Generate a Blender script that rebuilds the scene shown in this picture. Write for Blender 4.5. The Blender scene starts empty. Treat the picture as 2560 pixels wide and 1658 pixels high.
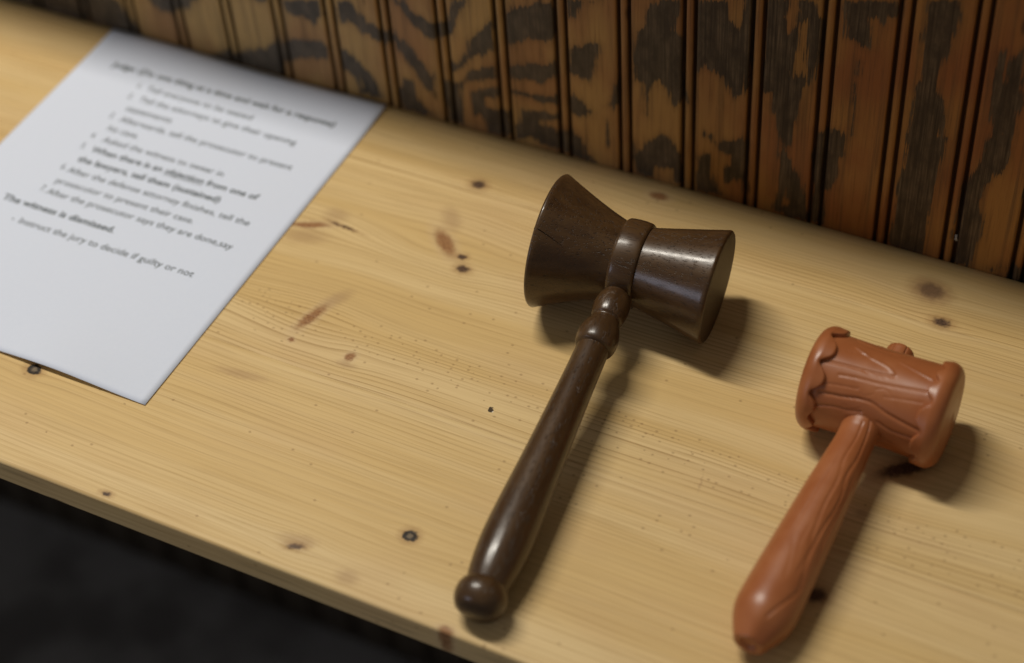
import bpy, math, random
import numpy as np
from mathutils import Matrix, Vector

S = bpy.context.scene
C = S.collection
random.seed(4)

# ------------------------------------------------------------------ camera
cam = bpy.data.cameras.new('camera')
cam.sensor_width = 36.0
cam.lens = 65.47
cam.clip_start, cam.clip_end = 0.05, 60.0
cam.dof.use_dof = True
cam.dof.focus_distance = 1.03
cam.dof.aperture_fstop = 3.1
camo = bpy.data.objects.new('camera', cam)
AX = ((0.896701, 0.439006, -0.056585), (-0.285002, 0.670435, 0.685048), (0.338677, -0.598157, 0.726297))
camo.matrix_world = Matrix(((AX[0][0], AX[1][0], AX[2][0], 0.2080), (AX[0][1], AX[1][1], AX[2][1], -0.7871),
                            (AX[0][2], AX[1][2], AX[2][2], 0.7736), (0, 0, 0, 1)))
C.objects.link(camo)
S.camera = camo

# ------------------------------------------------------------------ world: dim indoor ambient
W = bpy.data.worlds.new('World')
S.world = W
W.use_nodes = True
bg = W.node_tree.nodes['Background']
bg.inputs[0].default_value = (1.0, 0.93, 0.83, 1)
bg.inputs[1].default_value = 0.112


def lamp(name, loc, target, size, size_y, power, col, shape='RECTANGLE'):
    l = bpy.data.lights.new(name, 'AREA')
    l.shape = shape
    l.size, l.size_y = size, size_y
    l.energy = power
    l.color = col
    o = bpy.data.objects.new(name, l)
    o.location = loc
    o.rotation_euler = (Vector(target) - Vector(loc)).to_track_quat('-Z', 'Y').to_euler()
    C.objects.link(o)
    return o


# ceiling fixture just behind the panelling's plane; window far to the front left
lamp('ceiling_lamp', (-1.02, 0.095, 2.0), (-1.02, 0.095, 0.0), 1.15, 0.17, 38.5, (1.0, 0.94, 0.83))
lamp('window_light', (-2.0, -3.1, 1.05), (-0.15, -0.15, 0.05), 1.0, 0.9, 11.0, (0.72, 0.79, 1.0))

vs = S.view_settings
S.display_settings.display_device = 'sRGB'
vs.view_transform = 'Standard'
vs.look = 'None'
vs.exposure = 0.0
vs.gamma = 1.0
vs.use_curve_mapping = False
S.render.engine = 'CYCLES'
S.cycles.use_denoising = True
S.cycles.max_bounces = 5
S.cycles.sample_clamp_indirect = 4.0

# ------------------------------------------------------------------ helpers


def tag(o, label=None, cat=None, kind=None, group=None):
    if label: o['label'] = label
    if cat: o['category'] = cat
    if kind: o['kind'] = kind
    if group: o['group'] = group
    return o


def empty(name, loc):
    o = bpy.data.objects.new(name, None)
    o.empty_display_size = 0.02
    o.location = loc
    C.objects.link(o)
    return o


def mesh_obj(name, verts, faces, mat, parent=None, smooth=True, attrs=None):
    """verts are world coordinates; parts sit under their thing with the inverse offset."""
    v = np.asarray(verts, float)
    off = np.zeros(3)
    p = parent
    while p is not None:
        off += np.array(p.location)
        p = p.parent
    me = bpy.data.meshes.new(name)
    me.from_pydata((v - off).tolist(), [], [tuple(int(i) for i in f) for f in faces])
    for an, (typ, data) in (attrs or {}).items():
        a = me.attributes.new(an, typ, 'POINT')
        a.data.foreach_set('vector' if typ == 'FLOAT_VECTOR' else 'value', np.asarray(data, np.float32).ravel())
    if smooth:
        me.polygons.foreach_set('use_smooth', [True] * len(me.polygons))
    me.update()
    me.materials.append(mat)
    o = bpy.data.objects.new(name, me)
    if parent: o.parent = parent
    C.objects.link(o)
    return o


def grid_faces(nu, nv, wrap=False):
    f = []
    for j in range(nv - 1):
        for i in range(nu if wrap else nu - 1):
            k = (i + 1) % nu
            f.append((j * nu + i, j * nu + k, (j + 1) * nu + k, (j + 1) * nu + i))
    return f


def basis(ax):
    ax = np.asarray(ax, float)
    ax = ax / np.linalg.norm(ax)
    e1 = np.array([0, 0, 1.0]) - ax * ax[2]
    e1 /= np.linalg.norm(e1)
    return ax, e1, np.cross(ax, e1)


def smooth_profile(pts, n):
    """Catmull-Rom through (s, r) points."""
    p = np.array([pts[0]] + list(pts) + [pts[-1]], float)
    out = []
    for i in range(1, len(p) - 2):
        for t in np.linspace(0, 1, n, endpoint=False):
            a, b, c, d = p[i - 1], p[i], p[i + 1], p[i + 2]
            out.append(0.5 * ((2 * b) + (-a + c) * t + (2 * a - 5 * b + 4 * c - d) * t * t + (-a + 3 * b - 3 * c + d) * t ** 3))
    out.append(p[-2])
    o = np.array(out)
    o[:, 1] = np.maximum(o[:, 1], 0)
    return o


def revolve(name, prof, O, ax, mat, parent, nseg=96, disp=None, phase=0.0):
    ax, e1, e2 = basis(ax)
    O = np.asarray(O, float)
    prof = np.asarray(prof, float)
    th = np.linspace(0, 2 * math.pi, nseg, endpoint=False)
    s = np.repeat(prof[:, 0], nseg)
    r = np.repeat(prof[:, 1], nseg)
    t = np.tile(th, len(prof))
    if disp is not None:
        r = np.maximum(r + disp(s, t), 0)
    x, y = r * np.cos(t), r * np.sin(t)
    v = O + s[:, None] * ax + x[:, None] * e1 + y[:, None] * e2
    f = grid_faces(nseg, len(prof), True)
    n = len(prof)
    f.append(tuple(range(nseg))[::-1])
    f.append(tuple((n - 1) * nseg + i for i in range(nseg)))
    gc = np.stack([s, x, y], 1)
    return mesh_obj(name, v, f, mat, parent, attrs={'gc': ('FLOAT_VECTOR', gc)})


# ------------------------------------------------------------------ node helper
class NT:
    def __init__(s, name):
        s.m = bpy.data.materials.new(name)
        s.m.use_nodes = True
        s.t = s.m.node_tree
        s.b = s.t.nodes['Principled BSDF']

    def n(s, typ, ins=None, **kw):
        d = s.t.nodes.new(typ)
        for k, v in kw.items(): setattr(d, k, v)
        for k, v in (ins or {}).items(): s.put(d.inputs[k], v)
        return d

    def put(s, sock, v):
        if hasattr(v, 'is_output') or isinstance(v, bpy.types.NodeSocket):
            s.t.links.new(v, sock)
        else:
            if sock.type == 'RGBA' and len(v) == 3: v = (*v, 1)
            sock.default_value = v

    def math(s, op, a, b=0.0, c=0.0, clamp=False):
        d = s.n('ShaderNodeMath', {0: a, 1: b, 2: c}, operation=op)
        d.use_clamp = clamp
        return d.outputs[0]

    def vm(s, op, a, b=(0, 0, 0)):
        d = s.n('ShaderNodeVectorMath', {0: a, 1: b}, operation=op)
        return d.outputs['Value'] if op in ('LENGTH', 'DISTANCE') else d.outputs['Vector']

    def pos(s):
        return s.n('ShaderNodeNewGeometry').outputs['Position']

    def attr(s, name, out='Fac'):
        return s.n('ShaderNodeAttribute', attribute_name=name).outputs[out]

    def sep(s, v):
        d = s.n('ShaderNodeSeparateXYZ', {0: v})
        return d.outputs

    def comb(s, x, y, z):
        return s.n('ShaderNodeCombineXYZ', {0: x, 1: y, 2: z}).outputs[0]

    def noise(s, vec, scale=1.0, detail=2.0, rough=0.5, dist=0.0):
        d = s.n('ShaderNodeTexNoise', {'Vector': vec, 'Scale': scale, 'Detail': detail, 'Roughness': rough, 'Distortion': dist})
        return d.outputs['Fac']

    def mr(s, v, a, b, c=0.0, d=1.0, smooth=True):
        return s.n('ShaderNodeMapRange', {0: v, 1: a, 2: b, 3: c, 4: d},
                   interpolation_type='SMOOTHSTEP' if smooth else 'LINEAR').outputs[0]

    def mix(s, f, a, b, mode='MIX'):
        d = s.n('ShaderNodeMix', data_type='RGBA', blend_type=mode)
        s.put(d.inputs[0], f)
        s.put(d.inputs[6], a)
        s.put(d.inputs[7], b)
        return d.outputs[2]

    def out(s, col, rough=0.5, spec=0.5, bump=None, strength=0.3, dist=0.001, coat=0.0, coat_rough=0.2):
        s.put(s.b.inputs['Base Color'], col)
        s.put(s.b.inputs['Roughness'], rough)
        s.put(s.b.inputs['Specular IOR Level'], spec)
        s.put(s.b.inputs['Coat Weight'], coat)
        s.put(s.b.inputs['Coat Roughness'], coat_rough)
        if bump is not None:
            d = s.n('ShaderNodeBump', {'Height': bump, 'Strength': strength, 'Distance': dist})
            s.t.links.new(d.outputs[0], s.b.inputs['Normal'])
        return s.m


DEPTH, THICK = 0.348, 0.0184
# knots in the pine top: x, y (mm), half length, half width (mm), turn (deg), kind
KNOTS = [
    (-226.7, -46, 5.0, 4.0, 0, 'dark'), (-222, -100, 15, 5.5, -42, 'red'), (-228, -80, 14, 7, -50, 'pale'),
    (-207, -106.6, 3.4, 2.4, 0, 'dark'), (-202, -115.6, 4.6, 3.2, 0, 'dark'), (-265.5, -185, 14, 4.2, 73, 'red'),
    (-259, -167, 13, 6, 60, 'pale'), (-267, -205.7, 2.4, 2.2, 0, 'red'), (-229, -204, 4.2, 3.4, 60, 'red'),
    (-228, -210, 8, 3.0, 0, 'pale'), (-392, -284, 4.4, 3.8, 0, 'ring'), (-137.4, -302, 3.9, 3.5, 0, 'ring'),
    (-189, -332, 5.2, 2.4, 20, 'dark'), (-190, -328, 13, 5, 10, 'pale'), (-154.7, -338.5, 8, 6, 0, 'pale'),
    (55, -26.7, 8.5, 6.5, -12, 'dark'), (55, -27, 14, 10, -12, 'pale'), (68, -48.5, 5.4, 3.8, 0, 'dark'),
    (-120, -12.8, 7, 4.0, 0, 'red'), (82, -158, 17, 5.0, 40, 'dark'), (71, -195, 5, 3.6, 0, 'pale'),
    (67, -252.7, 6.0, 5.0, 30, 'dark'), (-93, -347.5, 5, 4, 0, 'red'), (-301, -343.0, 3.4, 1.6, 0, 'dark'),
    (-306, -118, 15, 3.0, 20, 'red'), (-304, -128, 18, 8, 15, 'pale'), (-287, -111.2, 11, 0.9, -4, 'dark'),
    (-295, -104, 10, 7, 0, 'pale'), (-137.5, -207.6, 1.5, 1.9, 0, 'hole'), (-136, -208.2, 0.7, 0.8, 0, 'chip'),
    (-12.6, -209.5, 0.7, 7.5, 8, 'pale'), (-280, -240, 20, 4, 6, 'pale'),
]


def pine_material():
    t = NT('pine_wood')
    P = t.pos()
    x, y, z = t.sep(P)[:3]
    warp = t.attr('warp')
    pid = t.attr('pid')
    lown = t.noise(t.comb(t.math('MULTIPLY', x, 1.3), t.math('MULTIPLY', y, 7.0), pid), 1.0, 2.0)
    y1 = t.math('ADD', t.math('ADD', y, warp), t.math('MULTIPLY', z, -0.7))
    y1 = t.math('ADD', y1, t.math('MULTIPLY', lown, 0.022))
    wob = t.noise(t.comb(t.math('MULTIPLY', x, 9.0), t.math('MULTIPLY', y, 60.0), pid), 1.0, 2.0)
    y1 = t.math('ADD', y1, t.math('MULTIPLY', wob, 0.0022))
    # year rings: phase with uneven spacing
    ph = t.math('MULTIPLY', y1, 300.0)
    un = t.noise(t.comb(pid, t.math('MULTIPLY', y1, 26.0), 0.0), 1.0, 2.0)
    ph = t.math('ADD', ph, t.math('MULTIPLY', un, 9.0))
    fr = t.math('FRACT', ph)
    line = t.math('POWER', fr, 5.0)
    fall = t.mr(fr, 0.985, 1.0, 1.0, 0.0)
    line = t.math('MULTIPLY', line, fall)
    msk = t.noise(t.comb(t.math('MULTIPLY', x, 2.6), t.math('MULTIPLY', y, 17.0), t.math('ADD', pid, 3.0)), 1.0, 2.0)
    msk = t.mr(msk, 0.34, 0.60, 0.12, 1.0)
    brk = t.noise(t.comb(t.math('MULTIPLY', x, 16.0), t.math('MULTIPLY', y1, 240.0), 0.0), 1.0, 2.0)
    brk = t.mr(brk, 0.3, 0.6, 0.25, 1.0)
    line = t.math('MULTIPLY', line, t.math('MULTIPLY', msk, brk))
    fine = t.noise(t.comb(t.math('MULTIPLY', x, 14.0), t.math('MULTIPLY', y1, 900.0), pid), 1.0, 3.0, 0.6)
    broad = t.noise(t.comb(t.math('MULTIPLY', x, 1.6), t.math('MULTIPLY', y1, 42.0), t.math('ADD', pid, 7.0)), 1.0, 3.0, 0.55)
    patch = t.noise(t.comb(t.math('MULTIPLY', x, 9.0), t.math('MULTIPLY', y, 16.0), pid), 1.0, 3.0)
    col = t.mix(t.mr(broad, 0.34, 0.68), (0.768, 0.570, 0.288), (0.688, 0.478, 0.204))
    col = t.mix(t.mr(patch, 0.45, 0.75, 0.0, 0.45), col, (0.66, 0.45, 0.23))
    col = t.mix(t.mr(fine, 0.40, 0.72, 0.0, 0.42), col, (0.50, 0.335, 0.14))
    col = t.mix(t.mr(pid, 0.0, 9.0, 0.0, 0.50), col, (0.55, 0.36, 0.13))
    col = t.mix(t.math('MULTIPLY', line, t.mr(pid, 0.5, 2.4, 0.45, 1.0)), col, (0.33, 0.185, 0.062))
    # resin flecks
    vv = t.n('ShaderNodeTexVoronoi', {'Vector': t.comb(t.math('MULTIPLY', x, 210.0), t.math('MULTIPLY', t.math('SUBTRACT', y, z), 260.0), 0.0), 'Scale': 1.0}, voronoi_dimensions='2D')
    rnd = t.sep(vv.outputs['Color'])[0]
    zone = t.noise(t.comb(t.math('MULTIPLY', x, 3.0), t.math('MULTIPLY', y1, 20.0), 11.0), 1.0, 1.0)
    row = t.mr(t.math('ABSOLUTE', t.math('ADD', y, t.math('ADD', 0.197, t.math('MULTIPLY', x, 0.03)))), 0.004, 0.022, 0.33, 0.0)
    thr = t.math('SUBTRACT', t.mr(zone, 0.45, 0.75, 0.995, 0.93), row)
    fleck = t.math('MULTIPLY', t.math('GREATER_THAN', rnd, thr), t.mr(vv.outputs['Distance'], 0.05, t.mr(rnd, 0.6, 1.0, 0.10, 0.30), 1.0, 0.0))
    col = t.mix(t.math('MULTIPLY', fleck, 0.45), col, (0.22, 0.105, 0.04))
    # knots
    wn = t.n('ShaderNodeTexNoise', {'Vector': P, 'Scale': 380.0, 'Detail': 2.0})
    wv = t.vm('MULTIPLY', t.vm('SUBTRACT', wn.outputs['Color'], (0.5, 0.5, 0.5)), (0.0036, 0.0034, 0.0))
    pk = t.vm('ADD', t.vm('MULTIPLY', P, (1, 1, 0.25)), wv)
    kn = t.mr(t.noise(P, 700.0, 3.0, 0.65), 0.36, 0.64)
    kred = t.mix(kn, (0.22, 0.085, 0.029), (0.37, 0.18, 0.072))
    kdark = t.mix(kn, (0.030, 0.016, 0.012), (0.115, 0.062, 0.040))
    for kx, ky, a, b, rot, kind in KNOTS:
        m = t.n('ShaderNodeMapping', {'Vector': pk, 'Location': (kx / 1000, ky / 1000, 0), 'Rotation': (0, 0, math.radians(rot)),
                                      'Scale': (a / 1000, b / 1000, 0.006)}, vector_type='TEXTURE')
        d = t.vm('LENGTH', m.outputs[0])
        if kind == 'dark':
            col = t.mix(t.mr(d, 0.75, 2.2, 0.42, 0.0), col, (0.30, 0.14, 0.05))
            col = t.mix(t.mr(d, 0.45, 1.2, 0.93, 0.0), col, kdark)
        elif kind == 'red':
            col = t.mix(t.mr(d, 0.8, 1.9, 0.30, 0.0), col, (0.62, 0.45, 0.27))
            col = t.mix(t.mr(d, 0.4, 1.2, 0.9, 0.0), col, kred)
        elif kind == 'pale':
            col = t.mix(t.mr(d, 0.2, 1.25, 0.44, 0.0), col, (0.37, 0.22, 0.11))
        elif kind == 'ring':
            col = t.mix(t.mr(d, 0.9, 2.4, 0.45, 0.0), col, (0.32, 0.16, 0.06))
            rg = t.math('MULTIPLY', t.mr(d, 0.22, 0.62, 0.0, 1.0), t.mr(d, 0.85, 1.2, 1.0, 0.0))
            col = t.mix(t.mr(d, 0.7, 1.0, 0.92, 0.0), col, (0.16, 0.125, 0.085))
            col = t.mix(t.math('MULTIPLY', rg, 0.95), col, (0.018, 0.014, 0.012))
        elif kind == 'hole':
            col = t.mix(t.mr(d, 0.7, 1.1, 0.95, 0.0), col, (0.03, 0.016, 0.008))
        elif kind == 'chip':
            col = t.mix(t.mr(d, 0.6, 1.0, 0.9, 0.0), col, (0.75, 0.68, 0.55))
    # drying splits and grime along the front edge
    for ex, ez, ea, eb, dark in ((-0.126, -0.0115, 24, 0.32, 0.9), (-0.118, -0.0128, 12, 0.25, 0.8), (-0.335, -0.0165, 9, 0.5, 0.8), (-0.20, -0.009, 30, 1.6, 0.30), (-0.36, -0.006, 26, 1.8, 0.32), (-0.44, -0.011, 30, 2.0, 0.35), (-0.06, -0.008, 22, 1.7, 0.3)):
        m = t.n('ShaderNodeMapping', {'Vector': pk, 'Location': (ex, -DEPTH, ez * 0.25), 'Scale': (ea / 1000, 0.0016, eb / 4000)}, vector_type='TEXTURE')
        col = t.mix(t.mr(t.vm('LENGTH', m.outputs[0]), 0.3, 1.1, dark, 0.0), col, (0.10, 0.055, 0.022))
    bump = t.math('ADD', t.math('MULTIPLY', line, -0.7), t.math('MULTIPLY', fine, 0.5))
    rough = t.mr(patch, 0.3, 0.7, 0.40, 0.52)
    return t.out(col, rough, 0.22, bump, 0.20, 0.0006)


def panel_material():
    t = NT('stained_plywood')
    P = t.pos()
    x, y, z = t.sep(P)[:3]
    f = t.attr('dark')
    j1 = t.noise(t.comb(t.math('MULTIPLY', x, 700.0), 0.0, t.math('MULTIPLY', z, 26.0)), 1.0, 3.0, 0.6)
    j2 = t.noise(t.comb(t.math('MULTIPLY', x, 120.0), 0.0, t.math('MULTIPLY', z, 60.0)), 1.0, 3.0, 0.6)
    ff = t.math('ADD', f, t.math('MULTIPLY', t.math('SUBTRACT', j1, 0.5), 12.0))
    ff = t.math('ADD', ff, t.math('MULTIPLY', t.math('SUBTRACT', j2, 0.5), 8.0))
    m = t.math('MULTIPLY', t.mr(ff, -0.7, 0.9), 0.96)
    hue = t.noise(t.comb(t.math('MULTIPLY', x, 22.0), 0.0, t.math('MULTIPLY', z, 12.0)), 1.0, 3.0)
    xl = t.mr(x, -0.30, 0.05)  # paler towards the left: light and sheen there are put into the colour
    a = t.mix(xl, (0.345, 0.182, 0.070), (0.270, 0.092, 0.026))
    b = t.mix(xl, (0.440, 0.275, 0.098), (0.350, 0.160, 0.038))
    org = t.mix(t.mr(hue, 0.36, 0.64), a, b)
    fib = t.noise(t.comb(t.math('MULTIPLY', x, 800.0), 0.0, t.math('MULTIPLY', z, 18.0)), 1.0, 4.0, 0.7)
    org = t.mix(t.mr(fib, 0.50, 0.75, 0.0, 0.55), org, (0.06, 0.027, 0.010))
    stv = t.noise(t.comb(t.math('MULTIPLY', x, 260.0), 0.0, t.math('MULTIPLY', z, 7.0)), 1.0, 4.0, 0.65)
    org = t.mix(t.mr(stv, 0.46, 0.72, 0.0, 0.55), org, (0.095, 0.050, 0.022))
    hal = t.mr(ff, -5.0, 0.0, 0.0, 0.22)
    org = t.mix(hal, org, (0.06, 0.033, 0.015))
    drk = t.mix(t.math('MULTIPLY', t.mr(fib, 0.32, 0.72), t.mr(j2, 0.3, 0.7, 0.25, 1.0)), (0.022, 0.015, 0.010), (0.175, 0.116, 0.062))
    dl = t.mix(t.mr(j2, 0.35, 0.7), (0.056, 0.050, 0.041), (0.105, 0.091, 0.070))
    drk = t.mix(t.math('MULTIPLY', t.math('SUBTRACT', 1.0, xl), 0.55), drk, dl)  # the same painted sheen greys the dark figure on the left
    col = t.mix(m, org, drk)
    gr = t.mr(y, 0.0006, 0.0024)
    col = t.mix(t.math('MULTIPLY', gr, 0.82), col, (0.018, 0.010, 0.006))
    sp = t.n('ShaderNodeTexVoronoi', {'Vector': t.comb(t.math('MULTIPLY', x, 90.0), 0.0, t.math('MULTIPLY', z, 26.0)), 'Scale': 1.0})
    rnd = t.sep(sp.outputs['Color'])[0]
    spk = t.math('MULTIPLY', t.math('GREATER_THAN', rnd, 0.86), t.mr(sp.outputs['Distance'], 0.05, 0.2, 1.0, 0.0))
    col = t.mix(t.math('MULTIPLY', spk, 0.7), col, (0.03, 0.018, 0.01))
    return t.out(col, t.mr(fib, 0.3, 0.7, 0.5, 0.64), 0.26, fib, 0.22, 0.0006)


def walnut_material(ends=False):
    t = NT('varnished_walnut')
    g = t.attr('gc', 'Vector')
    s_, x, y = t.sep(g)[:3]
    st = t.noise(t.comb(t.math('MULTIPLY', s_, 14.0), t.math('MULTIPLY', x, 150.0), t.math('MULTIPLY', y, 150.0)), 1.0, 3.0, 0.6, 0.3)
    po = t.noise(t.comb(t.math('MULTIPLY', s_, 190.0), t.math('MULTIPLY', x, 1300.0), t.math('MULTIPLY', y, 1300.0)), 1.0, 2.0, 0.5)
    pm = t.mr(po, 0.585, 0.66)
    big = t.noise(t.comb(t.math('MULTIPLY', s_, 22.0), t.math('MULTIPLY', x, 40.0), t.math('MULTIPLY', y, 40.0)), 1.0, 2.0)
    col = t.mix(t.mr(st, 0.3, 0.72), (0.049, 0.0232, 0.0085), (0.084, 0.0428, 0.0158))
    col = t.mix(t.mr(big, 0.4, 0.72, 0.0, 0.25), col, (0.090, 0.051, 0.020))
    col = t.mix(t.math('MULTIPLY', pm, 0.55), col, (0.016, 0.008, 0.004))
    bump = t.math('ADD', t.math('MULTIPLY', pm, -1.0), t.math('MULTIPLY', st, 0.12))
    rough, coat = t.mr(big, 0.3, 0.7, 0.30, 0.40), 0.4
    if ends:  # sawn end grain: duller, with faint rings
        e = t.mr(t.math('ABSOLUTE', t.math('SUBTRACT', s_, 0.0005)), 0.05055, 0.0507)
        rr = t.math('SINE', t.math('MULTIPLY', t.vm('LENGTH', t.comb(t.math('ADD', x, 0.012), t.math('MULTIPLY', y, 0.6), 0.0)), 3600.0))
        eg = t.mix(t.mr(rr, -1.0, 1.0, 0.0, 0.35), (0.052, 0.029, 0.0115), (0.030, 0.016, 0.0065))
        col = t.mix(e, col, eg)
        rough = t.mr(e, 0.0, 1.0, 0.35, 0.55)
        coat = t.mr(e, 0.0, 1.0, 0.4, 0.05)
    return t.out(col, rough, 0.3, bump, 0.45, 0.0005, coat, t.mr(t.noise(g, 70.0, 4.0, 0.65), 0.35, 0.7, 0.14, 0.26))


def plastic_material():
    t = NT('brown_plastic')
    g = t.attr('gc', 'Vector')
    n = t.noise(g, 55.0, 3.0)
    n2 = t.noise(g, 900.0, 2.0)
    ao = t.n('ShaderNodeTexNoise', {'Vector': g, 'Scale': 300.0})
    col = t.mix(t.mr(n, 0.35, 0.7), (0.340, 0.109, 0.036), (0.385, 0.132, 0.045))
    t.put(t.b.inputs['Subsurface Weight'], 0.0)
    t.put(t.b.inputs['Subsurface Radius'], (0.004, 0.0016, 0.0008))
    t.put(t.b.inputs['Subsurface Scale'], 0.6)
    return t.out(col, t.mr(n, 0.3, 0.7, 0.30, 0.42), 0.5, n2, 0.05, 0.0003)


def paper_material():
    t = NT('office_paper')
    P = t.pos()
    n = t.noise(P, 420.0, 3.0, 0.6)
    n1 = t.noise(P, 14.0, 2.0)
    col = t.mix(n, (0.685, 0.745, 0.880), (0.725, 0.780, 0.905))
    col = t.mix(t.math('MULTIPLY', n1, 0.2), col, (0.72, 0.74, 0.82))
    return t.out(col, 0.75, 0.2, n, 0.06, 0.0003)


def plain(name, col, rough=0.6, spec=0.3):
    t = NT(name)
    n = t.noise(t.pos(), 180.0, 2.0)
    return t.out(t.mix(n, [c * 0.85 for c in col], [min(1, c * 1.15) for c in col]), rough, spec)


def carpet_material():
    t = NT('grey_carpet')
    n = t.noise(t.pos(), 420.0, 3.0, 0.7)
    n1 = t.noise(t.pos(), 9.0, 3.0)
    col = t.mix(n, (0.10, 0.097, 0.092), (0.30, 0.288, 0.275))
    col = t.mix(t.mr(n1, 0.38, 0.62, 0.0, 0.75), col, (0.085, 0.078, 0.072))
    return t.out(col, 0.95, 0.1, n, 0.6, 0.004)


M_PINE, M_PANEL, M_WAL = pine_material(), panel_material(), walnut_material()
M_HEAD = walnut_material(True)
M_PLA, M_PAPER, M_INK = plastic_material(), paper_material(), plain('black_ink', (0.07, 0.086, 0.09), 0.7)
M_CARPET = carpet_material()
M_CRACK = plain('crack_shadow', (0.006, 0.004, 0.003), 0.9, 0.0)
M_LINT = plain('lint', (0.5, 0.48, 0.45), 0.9, 0.1)

FLOOR = -0.685
# ------------------------------------------------------------------ floor
fx = np.linspace(-2.2, 1.4, 17)
fy = np.linspace(-1.6, 0.05, 9)
gx, gy = np.meshgrid(fx, fy)
tag(mesh_obj('floor', np.stack([gx.ravel(), gy.ravel(), np.full(gx.size, FLOOR)], 1), grid_faces(17, 9), M_CARPET), kind='structure')

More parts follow.
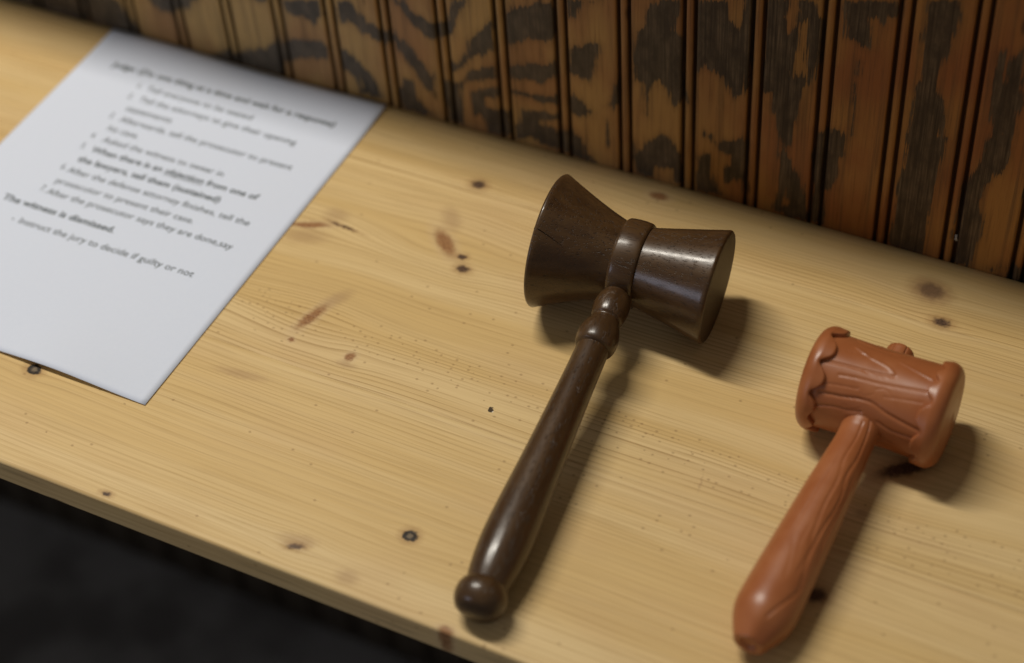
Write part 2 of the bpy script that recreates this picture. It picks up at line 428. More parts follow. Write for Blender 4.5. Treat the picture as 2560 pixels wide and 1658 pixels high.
# ------------------------------------------------------------------ panelled wall
# outlines (x, z in mm) of the dark figure of the rotary-cut veneer
DARK = [[(-468,38),(-462,37),(-460,24),(-457,6),(-453,0),(-438,2),(-433,13),(-444,13),(-451,17),(-455,28),(-456,41)],[(-450,27),(-440,31),(-437,22),(-432,19),(-435,1),(-446,-1),(-455,4),(-454,16)],[(-402,58),(-397,58),(-397,42),(-397,21),(-409,6),(-417,1),(-431,2),(-426,12),(-416,24),(-411,41)],[(-386,65),(-357,73),(-357,61),(-363,52),(-368,52),(-371,56),(-380,54),(-385,58)],[(-386,33),(-378,35),(-369,39),(-361,38),(-356,36),(-357,26),(-365,24),(-373,22),(-386,18),(-389,23)],[(-345,76),(-334,79),(-328,70),(-329,56),(-332,59),(-337,62),(-345,58),(-345,68)],[(-347,38),(-340,36),(-333,29),(-335,11),(-340,17),(-346,22),(-347,29)],[(-327,72),(-322,65),(-314,62),(-304,63),(-299,58),(-291,52),(-286,44),(-281,34),(-278,40),(-277,35),(-281,19),(-286,24),(-291,33),(-296,39),(-301,47),(-306,54),(-314,50),(-321,54),(-329,57)],[(-302,88),(-294,90),(-289,83),(-282,80),(-275,78),(-264,81),(-262,90),(-259,100),(-249,102),(-254,95),(-259,85),(-262,72),(-266,70),(-272,67),(-279,64),(-285,69),(-291,73),(-295,80)],[(-333,28),(-326,24),(-321,16),(-320,6),(-327,3),(-336,4)],[(-302,26),(-296,26),(-293,15),(-288,7),(-281,3),(-292,0),(-303,1),(-306,10)],[(-233,93),(-235,69),(-244,62),(-252,56),(-259,46),(-267,43),(-267,48),(-259,52),(-254,61),(-251,72),(-241,83)],[(-234,57),(-234,47),(-245,42),(-253,39),(-260,31),(-268,18),(-267,33),(-259,38),(-252,48),(-244,52)],[(-274,33),(-266,35),(-261,29),(-260,21),(-260,1),(-270,2),(-273,17)],[(-252,31),(-234,40),(-232,33),(-243,28),(-243,22),(-233,23),(-226,23),(-226,4),(-243,0),(-245,13),(-253,12)],[(-225,99),(-220,106),(-211,108),(-202,113),(-193,117),(-192,92),(-198,85),(-203,85),(-211,85),(-220,76),(-225,78)],[(-225,60),(-215,63),(-208,68),(-200,67),(-193,73),(-193,62),(-202,53),(-213,53),(-224,50)],[(-225,42),(-217,43),(-210,43),(-203,43),(-193,46),(-193,40),(-202,38),(-210,38),(-220,38),(-225,37)],[(-219,19),(-218,27),(-206,30),(-192,30),(-192,28),(-204,24),(-205,20),(-191,18),(-191,3),(-205,3),(-212,7),(-222,2),(-223,12)],[(-183,121),(-162,126),(-167,123),(-173,120),(-178,110),(-183,108)],[(-183,88),(-177,89),(-168,94),(-163,94),(-165,85),(-166,77),(-171,65),(-178,66),(-184,67)],[(-184,48),(-181,51),(-174,46),(-169,41),(-170,37),(-177,35),(-184,36)],[(-185,24),(-180,19),(-176,17),(-173,7),(-171,5),(-191,3),(-191,18)],[(-134,126),(-134,130),(-127,133),(-122,138),(-115,140),(-113,136),(-115,125),(-116,118),(-113,115),(-111,112),(-108,69),(-112,67),(-115,62),(-118,66),(-120,74),(-125,79),(-129,76),(-132,66),(-133,50),(-135,52),(-135,75),(-142,73),(-141,101),(-139,111),(-134,116)],[(-102,143),(-83,148),(-82,136),(-76,129),(-75,140),(-74,151),(-69,152),(-69,113),(-70,92),(-73,85),(-76,83),(-78,80),(-81,83),(-84,92),(-85,89),(-89,93),(-91,96),(-96,96),(-97,98),(-102,93),(-103,122)],[(-62,154),(-49,158),(-48,155),(-51,145),(-50,144),(-49,136),(-47,135),(-45,142),(-43,153),(-44,159),(-33,162),(-32,152),(-29,143),(-29,125),(-32,111),(-35,102),(-37,96),(-40,80),(-43,72),(-44,57),(-47,54),(-49,57),(-51,71),(-54,82),(-57,90),(-61,89),(-62,88),(-62,126)],[(-97,49),(-91,48),(-88,42),(-84,47),(-80,48),(-73,51),(-70,42),(-70,39),(-81,35),(-87,39),(-92,44),(-98,45)],[(-160,38),(-158,31),(-159,15),(-160,15)],[(-154,66),(-151,71),(-151,54),(-155,49),(-159,48),(-156,56)],[(-21,76),(-17,76),(-14,74),(-13,58),(-20,56),(-21,70)],[(-185,42),(-175,45),(-170,42),(-170,36),(-178,35),(-184,36)],[(-186,18),(-179,19),(-176,10),(-172,4),(-167,0),(-181,0),(-186,3)],[(-143,27),(-140,18),(-136,22),(-131,31),(-124,38),(-118,37),(-114,30),(-111,25),(-109,2),(-115,4),(-117,11),(-123,13),(-127,9),(-129,0),(-140,1),(-143,11)],[(-101,28),(-93,34),(-91,28),(-91,18),(-89,9),(-83,2),(-101,1)],[(-80,42),(-72,50),(-69,48),(-68,2),(-72,19),(-82,14),(-83,24),(-80,29)],[(-56,83),(-40,88),(-41,73),(-43,62),(-44,57),(-47,51),(-45,48),(-42,42),(-37,36),(-34,0),(-52,2),(-49,19),(-49,39),(-49,56),(-52,71),(-54,77)],[(-47,65),(-44,65),(-44,56),(-47,54)],[(-47,49),(-42,41),(-37,36),(-33,26),(-29,1),(-40,0),(-44,-1)],[(-22,73),(-14,76),(-11,72),(-11,61),(-13,53),(-12,46),(-15,37),(-19,28),(-20,15),(-20,3),(-28,1),(-29,71)],[(23,88),(35,92),(44,90),(45,77),(44,63),(44,50),(42,35),(42,21),(43,-1),(20,0),(21,21),(22,34),(22,56),(24,64)],[(67,102),(79,106),(80,99),(80,89),(80,82),(78,76),(74,73),(71,64),(69,55),(69,48),(73,40),(73,25),(71,18),(69,7),(69,0),(59,0),(57,31),(58,54),(62,71),(65,81),(67,88)],[(81,3),(86,8),(86,0)],[(-18,166),(10,174),(12,169),(11,163),(10,161),(6,161),(5,156),(2,156),(0,160),(-3,158),(-3,147),(-3,140),(-5,137),(-9,138),(-11,141),(-16,142),(-17,150)],[(26,178),(43,183),(44,172),(42,160),(41,151),(40,145),(38,137),(37,129),(38,120),(41,115),(43,107),(43,99),(42,91),(24,85),(24,107),(25,119),(27,126),(27,135),(26,144),(25,155),(26,168)],[(66,156),(69,158),(71,145),(71,137),(73,155),(78,161),(83,127),(81,119),(82,104),(67,99),(67,114),(66,126),(65,144),(65,152)],[(-21,76),(-16,77),(-13,73),(-21,71)],[(-8,128),(-7,128),(-8,109),(-7,75),(-8,75),(-9,109)]]
HOLES = [[(-40,144),(-38,148),(-37,122),(-37,114),(-39,108),(-42,110),(-44,106),(-44,120)],[(-44,22),(-42,11),(-45,8)]]


def poly_sdf(px, pz, poly):
    p = np.array(poly, float)
    q = np.roll(p, -1, 0)
    d2 = np.full(px.shape, 1e9)
    inside = np.zeros(px.shape, bool)
    for (x1, z1), (x2, z2) in zip(p, q):
        ex, ez = x2 - x1, z2 - z1
        L = ex * ex + ez * ez
        if L == 0: continue
        t = np.clip(((px - x1) * ex + (pz - z1) * ez) / L, 0, 1)
        d2 = np.minimum(d2, (px - x1 - t * ex) ** 2 + (pz - z1 - t * ez) ** 2)
        if z1 != z2:
            c = (z1 > pz) != (z2 > pz)
            inside ^= c & (px < (x2 - x1) * (pz - z1) / (z2 - z1) + x1)
    d = np.sqrt(d2)
    return np.where(inside, d, -d)


def figure(px, pz):
    """mm inside (+) or outside (-) of the dark figure; shade under the table counts as inside."""
    f = np.full(px.shape, -30.0)
    for poly in DARK: f = np.maximum(f, poly_sdf(px, pz, poly))
    for poly in HOLES: f = np.minimum(f, -poly_sdf(px, pz, poly))
    f = np.maximum(f, -14)
    w = 34 * np.sin(px * 0.011 + 0.7) + 20 * np.sin(px * 0.029 + 2.1) + 9 * np.sin(px * 0.061)
    g = 8.0 * np.sin((pz + w) * 0.085 + 1.4 * np.sin(pz * 0.021 + px * 0.006)) + 3 * np.sin(px * 0.05 + pz * 0.03)
    top = np.interp(px, [-631, -406, -219, -61, 74], [-3, 59, 111, 154, 192])
    k = np.clip((pz - top) / 8, 0, 1)
    k = np.maximum(k, np.clip((px - 85) / 10, 0, 1))
    k = np.maximum(k, np.clip((-380 - px) / 20, 0, 1))
    k = np.maximum(k, np.clip((-4 - pz) / 3, 0, 1))
    out = f * (1 - k) + g * k
    return np.where(pz < -25, 14.0, out)  # boards under the table: their shade is put into the colour as solid dark


wall = tag(empty('panelled_wall', (-0.2, 0.0, FLOOR)), 'dark stained beadboard panelling with black zebra-like figure behind the pine table', 'wall')
PITCH, X0, BEAD = 0.04068, -0.31380, 0.0069
WT = 0.43
zs = np.concatenate([np.linspace(FLOOR, -0.02, 8), np.arange(-0.012, 0.235, 0.0025), np.linspace(0.24, WT, 22)])
GD = 0.0034


def strip(name, xs, ys):
    """a vertical moulding: cross-section xs/ys swept up the wall, with a closed back."""
    xs, ys = np.asarray(xs), np.asarray(ys)
    nu, nv = len(xs), len(zs)
    X, Z = np.tile(xs, nv), np.repeat(zs, nu)
    Y = np.tile(ys, nv)
    v = np.stack([X, Y, Z], 1)
    f = grid_faces(nu, nv)
    n0 = len(v)
    back = [(xs[0], 0.012, zs[0]), (xs[-1], 0.012, zs[0]), (xs[-1], 0.012, zs[-1]), (xs[0], 0.012, zs[-1])]
    v = np.concatenate([v, back])
    f += [(n0 + 1, n0, n0 + 3, n0 + 2), tuple((nv - 1) * nu + i for i in range(nu)) + (n0 + 2, n0 + 3),
          tuple(range(nu))[::-1] + (n0, n0 + 1),
          tuple(j * nu for j in range(nv)) + (n0 + 3, n0), tuple(j * nu + nu - 1 for j in range(nv))[::-1] + (n0 + 1, n0 + 2)]
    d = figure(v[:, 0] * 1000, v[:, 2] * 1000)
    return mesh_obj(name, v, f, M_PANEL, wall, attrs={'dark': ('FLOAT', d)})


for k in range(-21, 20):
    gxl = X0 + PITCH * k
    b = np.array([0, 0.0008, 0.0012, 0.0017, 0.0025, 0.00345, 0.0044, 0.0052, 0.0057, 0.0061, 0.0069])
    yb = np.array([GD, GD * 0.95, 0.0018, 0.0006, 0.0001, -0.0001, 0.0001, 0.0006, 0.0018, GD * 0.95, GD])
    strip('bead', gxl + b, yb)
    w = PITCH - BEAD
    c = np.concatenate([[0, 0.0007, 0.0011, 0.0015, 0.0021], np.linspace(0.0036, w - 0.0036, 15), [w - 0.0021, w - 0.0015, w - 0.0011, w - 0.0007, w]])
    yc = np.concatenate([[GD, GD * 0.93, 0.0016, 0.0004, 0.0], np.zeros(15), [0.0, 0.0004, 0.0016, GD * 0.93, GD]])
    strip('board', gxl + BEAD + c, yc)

# ------------------------------------------------------------------ pine table top
DEPTH, THICK = 0.348, 0.0184
table = tag(empty('pine_table', (-0.17, -0.174, -THICK)), 'knotty yellow pine table top running along the panelled wall', 'table')
TX0, TX1 = -1.12, 0.46


def knot_warp(x, y):
    w = np.zeros_like(x)
    for kx, ky, a, b, rot, kind in KNOTS:
        if kind in ('hole', 'chip') or a < 3.5 or min(a, b) < 1.7: continue
        dx, dy = x - kx / 1000, y - ky / 1000
        R = max(a, b) / 1000
        if kind == 'pale': continue
        w -= 0.55 * np.tanh(dy / (0.8 * R)) * R * np.exp(-(dx / (3.2 * R)) ** 2 - (dy / (2.6 * R)) ** 2)
    return w


def plank(y0, y1, pid, front=False):
    g = 0.00001
    ya, yb = y0 - g, y1 + (0 if front else g)
    r = 0.0022 if front else 0.00008
    prof = [(ya, -THICK), (ya, -0.00008), (ya - 0.00008, 0.0)]
    ny = max(3, int(abs(yb - ya) / 0.003))
    prof += [(yy, 0.0) for yy in np.linspace(ya - 0.0025, yb + 0.0045, ny)]
    for q in np.linspace(0, 1, 6):
        an = q * math.pi / 2
        prof.append((yb + r - r * math.sin(an), -r + r * math.cos(an)))
    if front:
        prof += [(yb, zz) for zz in np.linspace(-0.0045, -THICK + 0.0015, 5)] + [(yb + 0.0006, -THICK + 0.0004)]
    prof += [(yb + (0.0016 if front else 0), -THICK)]
    prof = np.array(prof)
    xs = np.linspace(TX0, TX1, 396)
    nu, nv = len(prof), len(xs)
    v = np.stack([np.repeat(xs, nu), np.tile(prof[:, 0], nv), np.tile(prof[:, 1], nv)], 1)
    f = [q[::-1] for q in grid_faces(nu, nv, True)]
    f += [tuple(range(nu)), tuple((nv - 1) * nu + i for i in range(nu))[::-1]]
    return mesh_obj('plank', v, f, M_PINE, table, smooth=False,
                    attrs={'warp': ('FLOAT', knot_warp(v[:, 0], v[:, 1])), 'pid': ('FLOAT', np.full(len(v), pid))})


for a, b, pid, fr in ((-0.0004, -0.0525, 3.6, False), (-0.0525, -0.2225, 2.4, False), (-0.2225, -DEPTH, 0.6, True)):
    o = plank(a, b, pid, fr)
    me = o.data
    me.polygons.foreach_set('use_smooth', [abs(p.normal.z) > 0.02 and abs(p.normal.x) < 0.5 for p in me.polygons])

# ------------------------------------------------------------------ printed sheet
PW, PH = 0.2159, 0.2794
PX, PY, PT = -0.5313, -0.0012, -0.0059


def sheet_z(u, v):
    z = 0.0003 + 0.0032 * np.exp(-((u - 0.150) / 0.040) ** 2) * np.exp(-((v + PH) / 0.030) ** 2)
    z = z + 0.0011 * np.exp(-((u - 0.03) / 0.05) ** 2) * np.exp(-((v + PH) / 0.05) ** 2)
    return z + 0.0003 * (1 + np.sin(u * 26 + v * 17)) * 0.5 + 0.00018 * (1 + np.sin(u * 31 - v * 9 + 1.0)) * np.exp(-((u - PW) / 0.05) ** 2) + 0.0016 * np.exp(-(v / 0.02) ** 2) * (0.5 + 0.5 * np.sin(u * 40))


def sheet(u, v, dz=0.0):
    u, v = np.asarray(u, float), np.asarray(v, float)
    c, s = math.cos(PT), math.sin(PT)
    return np.stack([PX + c * u - s * v, PY + s * u + c * v, sheet_z(u, v) + dz], 1)


paper = tag(empty('printed_page', (PX + PW / 2, PY - PH / 2, 0.0)), 'white sheet of paper with typed courtroom instructions lying against the panelling', 'paper')
nu, nv = 49, 61
U, V = np.meshgrid(np.linspace(0, PW, nu), np.linspace(0, -PH, nv))
top = sheet(U.ravel(), V.ravel())
bot = top - np.array([0, 0, 0.0001])
n = nu * nv
gf = grid_faces(nu, nv)
rim = list(range(nu)) + [j * nu + nu - 1 for j in range(1, nv)] + [(nv - 1) * nu + i for i in range(nu - 2, -1, -1)] + [j * nu for j in range(nv - 2, 0, -1)]
fs = [q[::-1] for q in gf] + [tuple(i + n for i in q) for q in gf]
fs += [(rim[i], rim[(i + 1) % len(rim)], rim[(i + 1) % len(rim)] + n, rim[i] + n) for i in range(len(rim))]
mesh_obj('sheet', np.concatenate([top, bot]), fs, M_PAPER, paper)

LINES = [  # text, x start, x end, mid height (mm on the sheet), bold
    ('Judge: (Do one thing at a time and wait for a response)', 21.7, 193.9, -30.8, 1),
    ('1.', 51.2, 54.4, -45.0, 0), ('Tell everyone to be seated', 58.4, 140.0, -44.6, 0),
    ('2.', 51.2, 54.4, -56.2, 0), ('Tell the attorneys to give their opening', 60.0, 179.5, -55.2, 0),
    ('statements', 57.2, 92.5, -67.2, 0),
    ('3.', 51.2, 54.4, -77.6, 0), ('Afterwards, tell the prosecutor to present', 59.5, 189.6, -77.0, 0),
    ('his case.', 57.5, 81.0, -88.6, 0),
    ('4.', 51.2, 54.4, -99.0, 0), ('Asked the witness to swear in', 60.9, 152.3, -98.8, 0),
    ('5.', 51.2, 54.4, -109.8, 0), ('When there is an objection from one of', 59.6, 184.3, -109.2, 1),
    ('the lawyers, tell them (sustained)', 56.8, 163.4, -120.4, 1),
    ('6.', 51.2, 54.4, -131.6, 0), ('After the defense attorney finishes, tell the', 56.9, 191.9, -131.4, 0),
    ('prosecutor to present their case.', 56.1, 158.8, -143.0, 0),
    ('7.', 51.2, 54.4, -153.6, 0), ('After the prosecutor says they are done,say', 56.6, 193.5, -153.3, 0),
    ('The witness is dismissed.', 33.7, 117.6, -168.8, 1),
    ('\u2022', 51.4, 53.0, -184.0, 0), ('Instruct the jury to decide if guilty or not', 56.9, 184.3, -182.6, 0),
]
EM = 7.3
for txt, xa, xb, ym, bold in LINES:
    cu = bpy.data.curves.new('line', 'FONT')
    cu.body = txt
    cu.size = 1.0
    cu.resolution_u = 3
    cu.offset = 0.022 if bold else 0.004
    ob = bpy.data.objects.new('line', cu)
    C.objects.link(ob)
    dg = bpy.context.evaluated_depsgraph_get()
    me = ob.evaluated_get(dg).to_mesh()
    tv = np.array([v.co[:2] for v in me.vertices])
    tf = [tuple(p.vertices) for p in me.polygons]
    ob.evaluated_get(dg).to_mesh_clear()
    bpy.data.objects.remove(ob)
    bpy.data.curves.remove(cu)
    x0, x1 = tv[:, 0].min(), tv[:, 0].max()
    sx = (xb - xa) / (x1 - x0)
    u = xa + (tv[:, 0] - x0) * sx
    slope = 0.018
    v = ym + (tv[:, 1] - 0.26) * EM + (u - (xa + xb) / 2) * slope
    if txt == '\u2022':
        v = ym + (tv[:, 1] - tv[:, 1].mean()) * EM * 0.6
    if 'objection' in txt:
        i0 = 17 / len(txt)
        ua, ub = xa + (xb - xa) * 0.452, xa + (xb - xa) * 0.685
        k = len(u)
        un = np.linspace(ua, ub, 12)
        u = np.concatenate([u, un, un])
        vv = ym - 0.40 * EM + (un - (xa + xb) / 2) * slope
        v = np.concatenate([v, vv, vv - 0.45])
        tf = tf + [(k + i, k + 12 + i, k + 13 + i, k + 1 + i) for i in range(11)]
    mesh_obj('printed_line', sheet(u / 1000, v / 1000, 0.00008), tf, M_INK, paper, smooth=False)

# ------------------------------------------------------------------ walnut gavel
A = np.array([-0.0973, -0.1060, 0.0357])
a = np.array([0.99497, 0.07895, -0.06169])
h = np.array([0.0728, -0.9924, -0.0994])
gavel = tag(empty('wooden_gavel', (A[0], A[1], 0.0)), 'dark varnished walnut gavel with flared head in the middle of the table', 'gavel')


def bell(r0, R, L, sgn):
    t = np.linspace(0, 1, 22)
    s = 0.006 + (L - 0.0018 - 0.006) * t
    r = r0 + (R - r0) * t ** (1.18 if sgn < 0 else 1.04)
    pts = list(zip(s, r))
    for q in np.linspace(0.15, 1, 7):
        an = q * math.pi / 2
        pts.append((L - 0.0018 + 0.0018 * math.sin(an), R - 0.0018 + 0.0018 * math.cos(an)))
    for rr in np.linspace(0.9, 0.04, 12):
        pts.append((L + 0.0002 * (1 - rr) ** 0.5, (R - 0.0018) * rr))
    return [(sgn * p, q) for p, q in pts]


LB = bell(0.0222, 0.0391, 0.0502, -1)
RB = bell(0.0226, 0.0328, 0.0512, 1)
head = revolve('head', LB[::-1] + RB, A, a, M_HEAD, gavel, 144)
bp = [(-0.0079, 0.0195), (-0.0078, 0.0228), (-0.0070, 0.0243), (-0.0050, 0.0250), (0, 0.0253), (0.0050, 0.0250), (0.0070, 0.0243), (0.0078, 0.0228), (0.0079, 0.0195)]
revolve('band', smooth_profile(bp, 4), A, a, M_WAL, gavel, 128)
# hairline crack in the big bell
ax_, e1, e2 = basis(a)
cr = []
for s_, th in ((-0.0501, 36.3), (-0.0477, 36.3), (-0.0445, 37.6), (-0.0414, 39.3), (-0.0376, 41.6), (-0.0338, 44.2)):
    t = max(0, (-s_ - 0.006) / 0.0424)
    r = 0.0222 + 0.0169 * min(1, t) ** 1.18
    if s_ < -0.05: r = 0.0383
    cr.append(A + ax_ * s_ + r * (math.cos(math.radians(th)) * e1 + math.sin(math.radians(th)) * e2))
cv, cf = [], []
for i, p in enumerate(cr):
    w = 0.00022 * (1 - i / (len(cr) - 0.5)) + 0.00006
    for q in range(6):
        cv.append(p + w * (math.cos(q * 1.0472) * e1 + math.sin(q * 1.0472) * e2))
    if i: cf += [((i - 1) * 6 + q, (i - 1) * 6 + (q + 1) % 6, i * 6 + (q + 1) % 6, i * 6 + q) for q in range(6)]
mesh_obj('crack', cv, cf, M_CRACK, head)
col = [(0.0215, 0.0072), (0.0250, 0.0080), (0.0285, 0.0094), (0.0330, 0.0101), (0.0375, 0.0098), (0.0412, 0.0090), (0.0420, 0.0084), (0.0432, 0.0080), (0.0450, 0.0086), (0.0480, 0.0100), (0.0525, 0.0113),
       (0.0565, 0.0117), (0.0600, 0.0114), (0.0622, 0.0107), (0.0630, 0.0098), (0.0634, 0.0090)]
revolve('collar', smooth_profile(col, 4), A, h, M_WAL, gavel, 96)
grip = [(0.0630, 0.0090), (0.0700, 0.0092), (0.0850, 0.0095), (0.1050, 0.0101), (0.1270, 0.0109), (0.1500, 0.0119), (0.1720, 0.0130), (0.1880, 0.0135), (0.2010, 0.0131), (0.2110, 0.0121), (0.2170, 0.0111), (0.2185, 0.0108)]
revolve('grip', smooth_profile(grip, 6), A, h, M_WAL, gavel, 96)
knob = [(0.2180, 0.0106), (0.2190, 0.0116), (0.2208, 0.0127), (0.2240, 0.0136), (0.2280, 0.0135), (0.2318, 0.0122), (0.2345, 0.0098), (0.2358, 0.0060), (0.2362, 0.0022), (0.2362, 0.0002)]
revolve('end_knob', smooth_profile(knob, 5), A, h, M_WAL, gavel, 96)

# ------------------------------------------------------------------ toy mallet
A2 = np.array([0.05888, -0.14002, 0.02886])
a2 = np.array([0.99986, -0.01522, 0.00682])
h2 = np.array([-0.05753, -0.99397, -0.0934])
toy = tag(empty('toy_mallet', (A2[0], A2[1], 0.0)), 'orange brown plastic toy mallet moulded like a log with dripping ends', 'toy mallet')


def line_field(s, t, lines, width, depth, rad):
    """carved strokes: polylines of (s mm, angle deg), returned as displacement."""
    d = np.zeros(s.shape)
    tt = np.degrees((t + math.pi) % (2 * math.pi) - math.pi)
    X, Y = s * 1000, np.radians(tt) * rad * 1000
    for pts, wd, dp in lines:
        p = smooth_profile([(q[0], q[1] + 400) for q in pts], 5)
        p = np.stack([p[:, 0], np.radians(p[:, 1] - 400) * rad * 1000], 1)
        m = np.full(s.shape, 1e9)
        for (x1, y1), (x2, y2) in zip(p[:-1], p[1:]):
            ex, ey = x2 - x1, y2 - y1
            L = ex * ex + ey * ey + 1e-9
            k = np.clip(((X - x1) * ex + (Y - y1) * ey) / L, 0, 1)
            m = np.minimum(m, (X - x1 - k * ex) ** 2 + (Y - y1 - k * ey) ** 2)
        d += depth * dp * np.exp(-m / (width * wd) ** 2)
    return d


HL = [([(-15.9, -12.8), (-6.4, -3.4), (3.1, 2.6), (8.1, 10.7)], 0.9, 0.9), ([(8.4, -10.7), (17.9, -3.9), (27.2, 2.0)], 0.8, 0.7),
      ([(-27.1, 20.4), (-15.2, 17.5), (-3.2, 15.9), (8.5, 12.9)], 1.0, -1.0), ([(-18.5, 31.1), (-8.5, 28.2), (3.5, 26.7), (16.2, 23.1), (26.5, 19.8)], 0.9, -0.9),
      ([(-24.3, 45.6), (-16.0, 42.7), (-6.6, 40.3)], 0.8, -0.8), ([(-25.3, 57.0), (-14.4, 54.8), (-5.0, 51.1), (2.3, 51.3), (10.4, 57.6), (21.9, 63.0), (29.4, 65.8)], 1.3, -1.6),
      ([(-27.2, 75.7), (-17.7, 69.8), (-8.0, 68.3), (-2.1, 65.3)], 0.9, -1.0), ([(6.9, 40.3), (16.0, 36.7), (26.3, 33.6)], 0.8, -0.6),
      ([(7.0, 71.4), (14.8, 77.4), (25.7, 77.7)], 1.0, -1.0), ([(9.7, 97.3), (18.1, 94.0)], 1.0, -0.8), ([(-18, -30), (-4, -24), (12, -30)], 1.0, -0.8),
      ([(-20, -60), (0, -52), (22, -62)], 1.0, -1.0), ([(-22, -95), (0, -104), (24, -98)], 1.0, -1.0), ([(-22, 125), (0, 132), (22, 124)], 1.0, -1.0),
      ([(-22, 160), (0, 152), (22, 163)], 1.0, -1.0), ([(-20, -140), (0, -150), (22, -138)], 1.0, -1.0)]
rg2 = np.random.RandomState(11)
for i in range(22):  # finer strokes of the moulded bark
    th0, s0_, L_ = -170 + i * 15.5 + rg2.uniform(-4, 4), rg2.uniform(-22, 10), rg2.uniform(7, 16)
    HL.append(([(s0_, th0), (s0_ + L_ * 0.5, th0 + rg2.uniform(-4, 4)), (s0_ + L_, th0 + rg2.uniform(-5, 5))], rg2.uniform(0.45, 0.7), rg2.choice([-0.6, -0.5, 0.45])))
RB2 = 0.0259
sp = np.concatenate([np.linspace(-0.0345, 0.0360, 142)])
body_r = RB2 - 0.0007 * np.cos(sp / 0.036 * math.pi * 0.5) ** 2
revolve('head', np.stack([sp, body_r], 1), A2, a2, M_PLA, toy, 260, lambda s, t: line_field(s, t, HL, 0.62, 0.00056, RB2))


def cap(edge, s_end, sgn):
    """a moulded end cap whose lip drips over the log in scallops."""
    e = sorted((t % 360, s) for t, s in edge)
    tx = [e[-1][0] - 360] + [q[0] for q in e] + [e[0][0] + 360]
    sx = [e[-1][1]] + [q[1] for q in e] + [e[0][1]]
    nseg = 288
    th = np.arange(nseg) * 360.0 / nseg
    ed = np.interp(th, tx, sx) / 1000
    ker = np.exp(-(np.arange(-14, 15) / 5.0) ** 2)
    ker /= ker.sum()
    ed = np.convolve(np.concatenate([ed[-14:], ed, ed[:14]]), ker, 'valid')
    mid, amp = (ed.max() + ed.min()) / 2, (ed.max() - ed.min()) / 2
    q = np.clip(-sgn * (ed - mid) / amp, -1, 1)
    ed = mid - sgn * 1.25 * amp * (1 - 2 * ((1 - q) / 2) ** 1.9)
    R = 0.0288
    ax, b1, b2 = basis(a2)
    rows = []
    # end face out to the rounded shoulder
    for q in (0.02, 0.2, 0.4, 0.58, 0.70): rows.append((np.full(nseg, s_end - sgn * 0.0022 * q * q), np.full(nseg, R * q)))
    for q in np.linspace(0.1, 1, 8):
        an = q * math.pi / 2
        rows.append((np.full(nseg, s_end - sgn * 0.0070 * (1 - math.cos(an)) - sgn * 0.0012), np.full(nseg, R - 0.0066 + 0.0066 * math.sin(an))))
    s0 = s_end - sgn * 0.0082
    for q in np.linspace(0.1, 0.84, 9):
        rows.append((s0 + (ed - s0) * q, np.full(nseg, R) - 0.0007 * q))
    lip = ed - sgn * 0.0
    for q in np.linspace(0, 1, 7):
        an = q * math.pi / 2
        st = s0 + (ed - s0) * 0.86
        rows.append((st + (lip - st) * math.sin(an), (R - 0.0007) + (RB2 - 0.0010 - R + 0.0007) * (1 - math.cos(an))))
    v, gc = [], []
    c, s = np.cos(np.radians(th)), np.sin(np.radians(th))
    for ss, rr in rows:
        v.append(A2 + ss[:, None] * ax + (rr * c)[:, None] * b1 + (rr * s)[:, None] * b2)
        gc.append(np.stack([ss, rr * c, rr * s], 1))
    f = grid_faces(nseg, len(rows), True)
    f.append(tuple(range(nseg)))
    mesh_obj('end_cap', np.concatenate(v), f, M_PLA, toy, attrs={'gc': ('FLOAT_VECTOR', np.concatenate(gc))})


LE = [(-47.5, -23.8), (-27.7, -25.0), (-16.4, -31.0), (-6, -27.5), (4.5, -24.6), (12.6, -24.6), (21.9, -31.0), (31, -28), (39.6, -24.8), (44.8, -24.8), (58.1, -30.7), (68, -28), (76.8, -26.0), (92.0, -29.8), (104.5, -26.0),
      (118, -30), (135, -25), (152, -30.5), (170, -25), (188, -30), (205, -25.5), (225, -30.5), (245, -25.5), (262, -30.2), (280, -25), (298, -30.5)]
RE = [(-31.2, 28.2), (-18, 31.5), (-6.1, 27.4), (4, 31.6), (18.1, 26.6), (30, 32.0), (50.0, 24.8), (64, 31.0), (86, 25.2), (101, 31.0), (124, 25.0), (140, 30.5), (160, 26), (178, 31), (196, 26), (215, 31), (236, 26), (256, 31), (276, 26), (300, 31.2)]
cap(LE, -0.0386, -1)
cap(RE, 0.0402, 1)

GL = [([(22.9, -23.7), (30.7, -36.9), (45.9, -41.6), (59.6, -34.5), (70.3, -44.1), (78.9, -46.2), (95.4, -38.1), (110.1, -37.7), (120.8, -41.8), (130.4, -50.6), (144.1, -31.7), (152.2, -20.4)], 1.0, -1.2),
      ([(26.2, -8.8), (37.1, -12.8), (50.7, -8.6), (65.2, -19.5), (79.4, -17.8), (100.8, -25.0), (111.0, -33.4), (124.4, -31.4)], 0.9, -0.9),
      ([(59.5, -2.1), (65.4, 9.5), (90.8, 14.5), (102.8, 12.4), (114.5, -3.7), (128.9, -14.3)], 0.9, -0.45), ([(56.5, -52.4), (72.0, -58.6), (95.4, -53.1), (112.8, -59.7)], 1.0, -1.0),
      ([(30, 60), (60, 72), (100, 66), (140, 74)], 1.0, -0.5), ([(30, 120), (70, 128), (110, 118), (146, 126)], 1.0, -1.0), ([(30, -110), (70, -100), (110, -112), (146, -104)], 1.0, -1.0), ([(40, 172), (80, 178), (130, 170)], 1.0, -1.0)]
for i in range(16):
    th0, s0_, L_ = -165 + i * 22 + rg2.uniform(-6, 6), rg2.uniform(32, 105), rg2.uniform(18, 42)
    GL.append(([(s0_, th0), (s0_ + L_ * 0.5, th0 + rg2.uniform(-8, 8)), (s0_ + L_, th0 + rg2.uniform(-9, 9))], rg2.uniform(0.5, 0.8), -0.42))
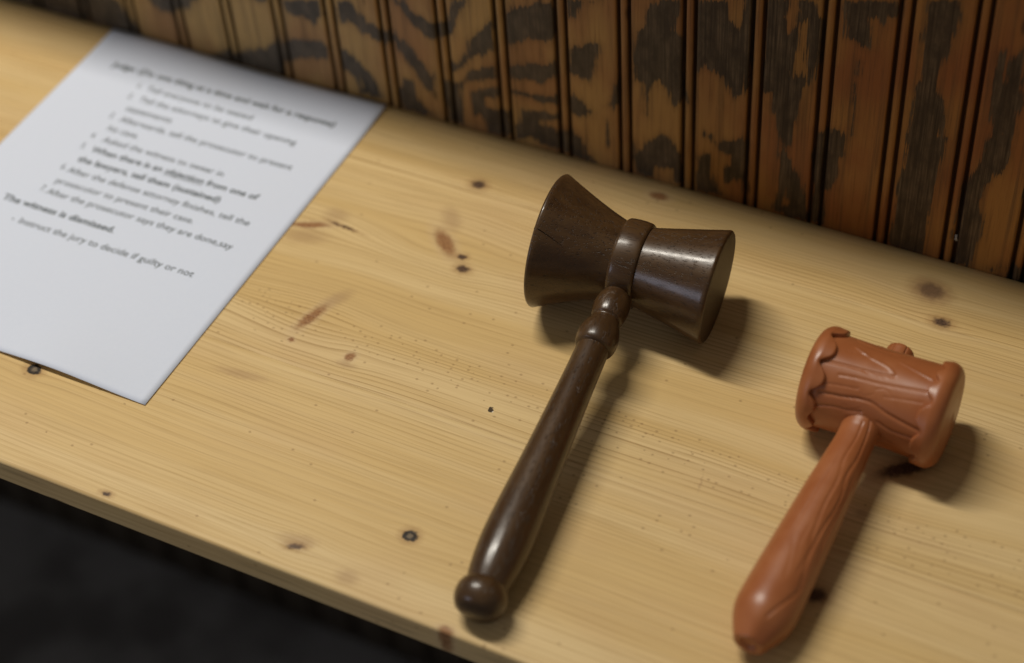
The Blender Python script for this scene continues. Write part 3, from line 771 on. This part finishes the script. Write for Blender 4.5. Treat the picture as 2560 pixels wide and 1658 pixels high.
hp = smooth_profile([(0.020, 0.0112), (0.0262, 0.0104), (0.0300, 0.0101), (0.0400, 0.0104), (0.0700, 0.0125), (0.1000, 0.0140), (0.1250, 0.0152), (0.1395, 0.0157), (0.1465, 0.0153), (0.1518, 0.0138), (0.1572, 0.0113),
                     (0.1614, 0.0091), (0.1633, 0.0079), (0.1638, 0.0065), (0.1630, 0.0046), (0.1618, 0.0034), (0.1612, 0.0003)], 9)
revolve('handle', hp, A2, h2, M_PLA, toy, 200, lambda s, t: np.where(s < 0.156, line_field(s, t, GL, 0.60, 0.00050, 0.0125), 0)
        + 0.0002 * np.cos(6 * t + 0.6) * np.clip((s - 0.142) / 0.012, 0, 1) * (s < 0.1636))
# stub of the handle coming out of the far side, split by radial cuts
st = smooth_profile([(-0.022, 0.0078), (-0.0285, 0.0078), (-0.0308, 0.0077), (-0.0322, 0.0070), (-0.0330, 0.0056), (-0.0332, 0.0030), (-0.0331, 0.0003)], 5)
revolve('handle_stub', st[::-1], A2, h2, M_PLA, toy, 168, lambda s, t: -0.0007 * np.exp(-((((t * 7 / (2 * math.pi)) % 1) - 0.5) / 0.05) ** 2) * (s < -0.025))

# ------------------------------------------------------------------ a scrap of lint caught on the panelling
rng = np.random.RandomState(3)
lv, lf = [], []
for i in range(5):
    p0 = np.array([0.0595, -0.0006, 0.0215]) + rng.uniform(-1, 1, 3) * np.array([0.0009, 0.0002, 0.0022])
    d = rng.uniform(-1, 1, 3) * np.array([0.0012, 0.0004, 0.0028])
    k = len(lv)
    for e in (p0 - d, p0 + d):
        lv += [e + np.array(o) * 0.00022 for o in ((1, 0, 0), (0, -1, 0.4), (-1, 0, 0), (0, 1, -0.4))]
    lf += [(k + q, k + (q + 1) % 4, k + 4 + (q + 1) % 4, k + 4 + q) for q in range(4)] + [(k + 3, k + 2, k + 1, k), (k + 4, k + 5, k + 6, k + 7)]
tag(mesh_obj('lint', lv, lf, M_LINT), 'tiny pale scrap of lint stuck low on the right of the panelling', 'lint')
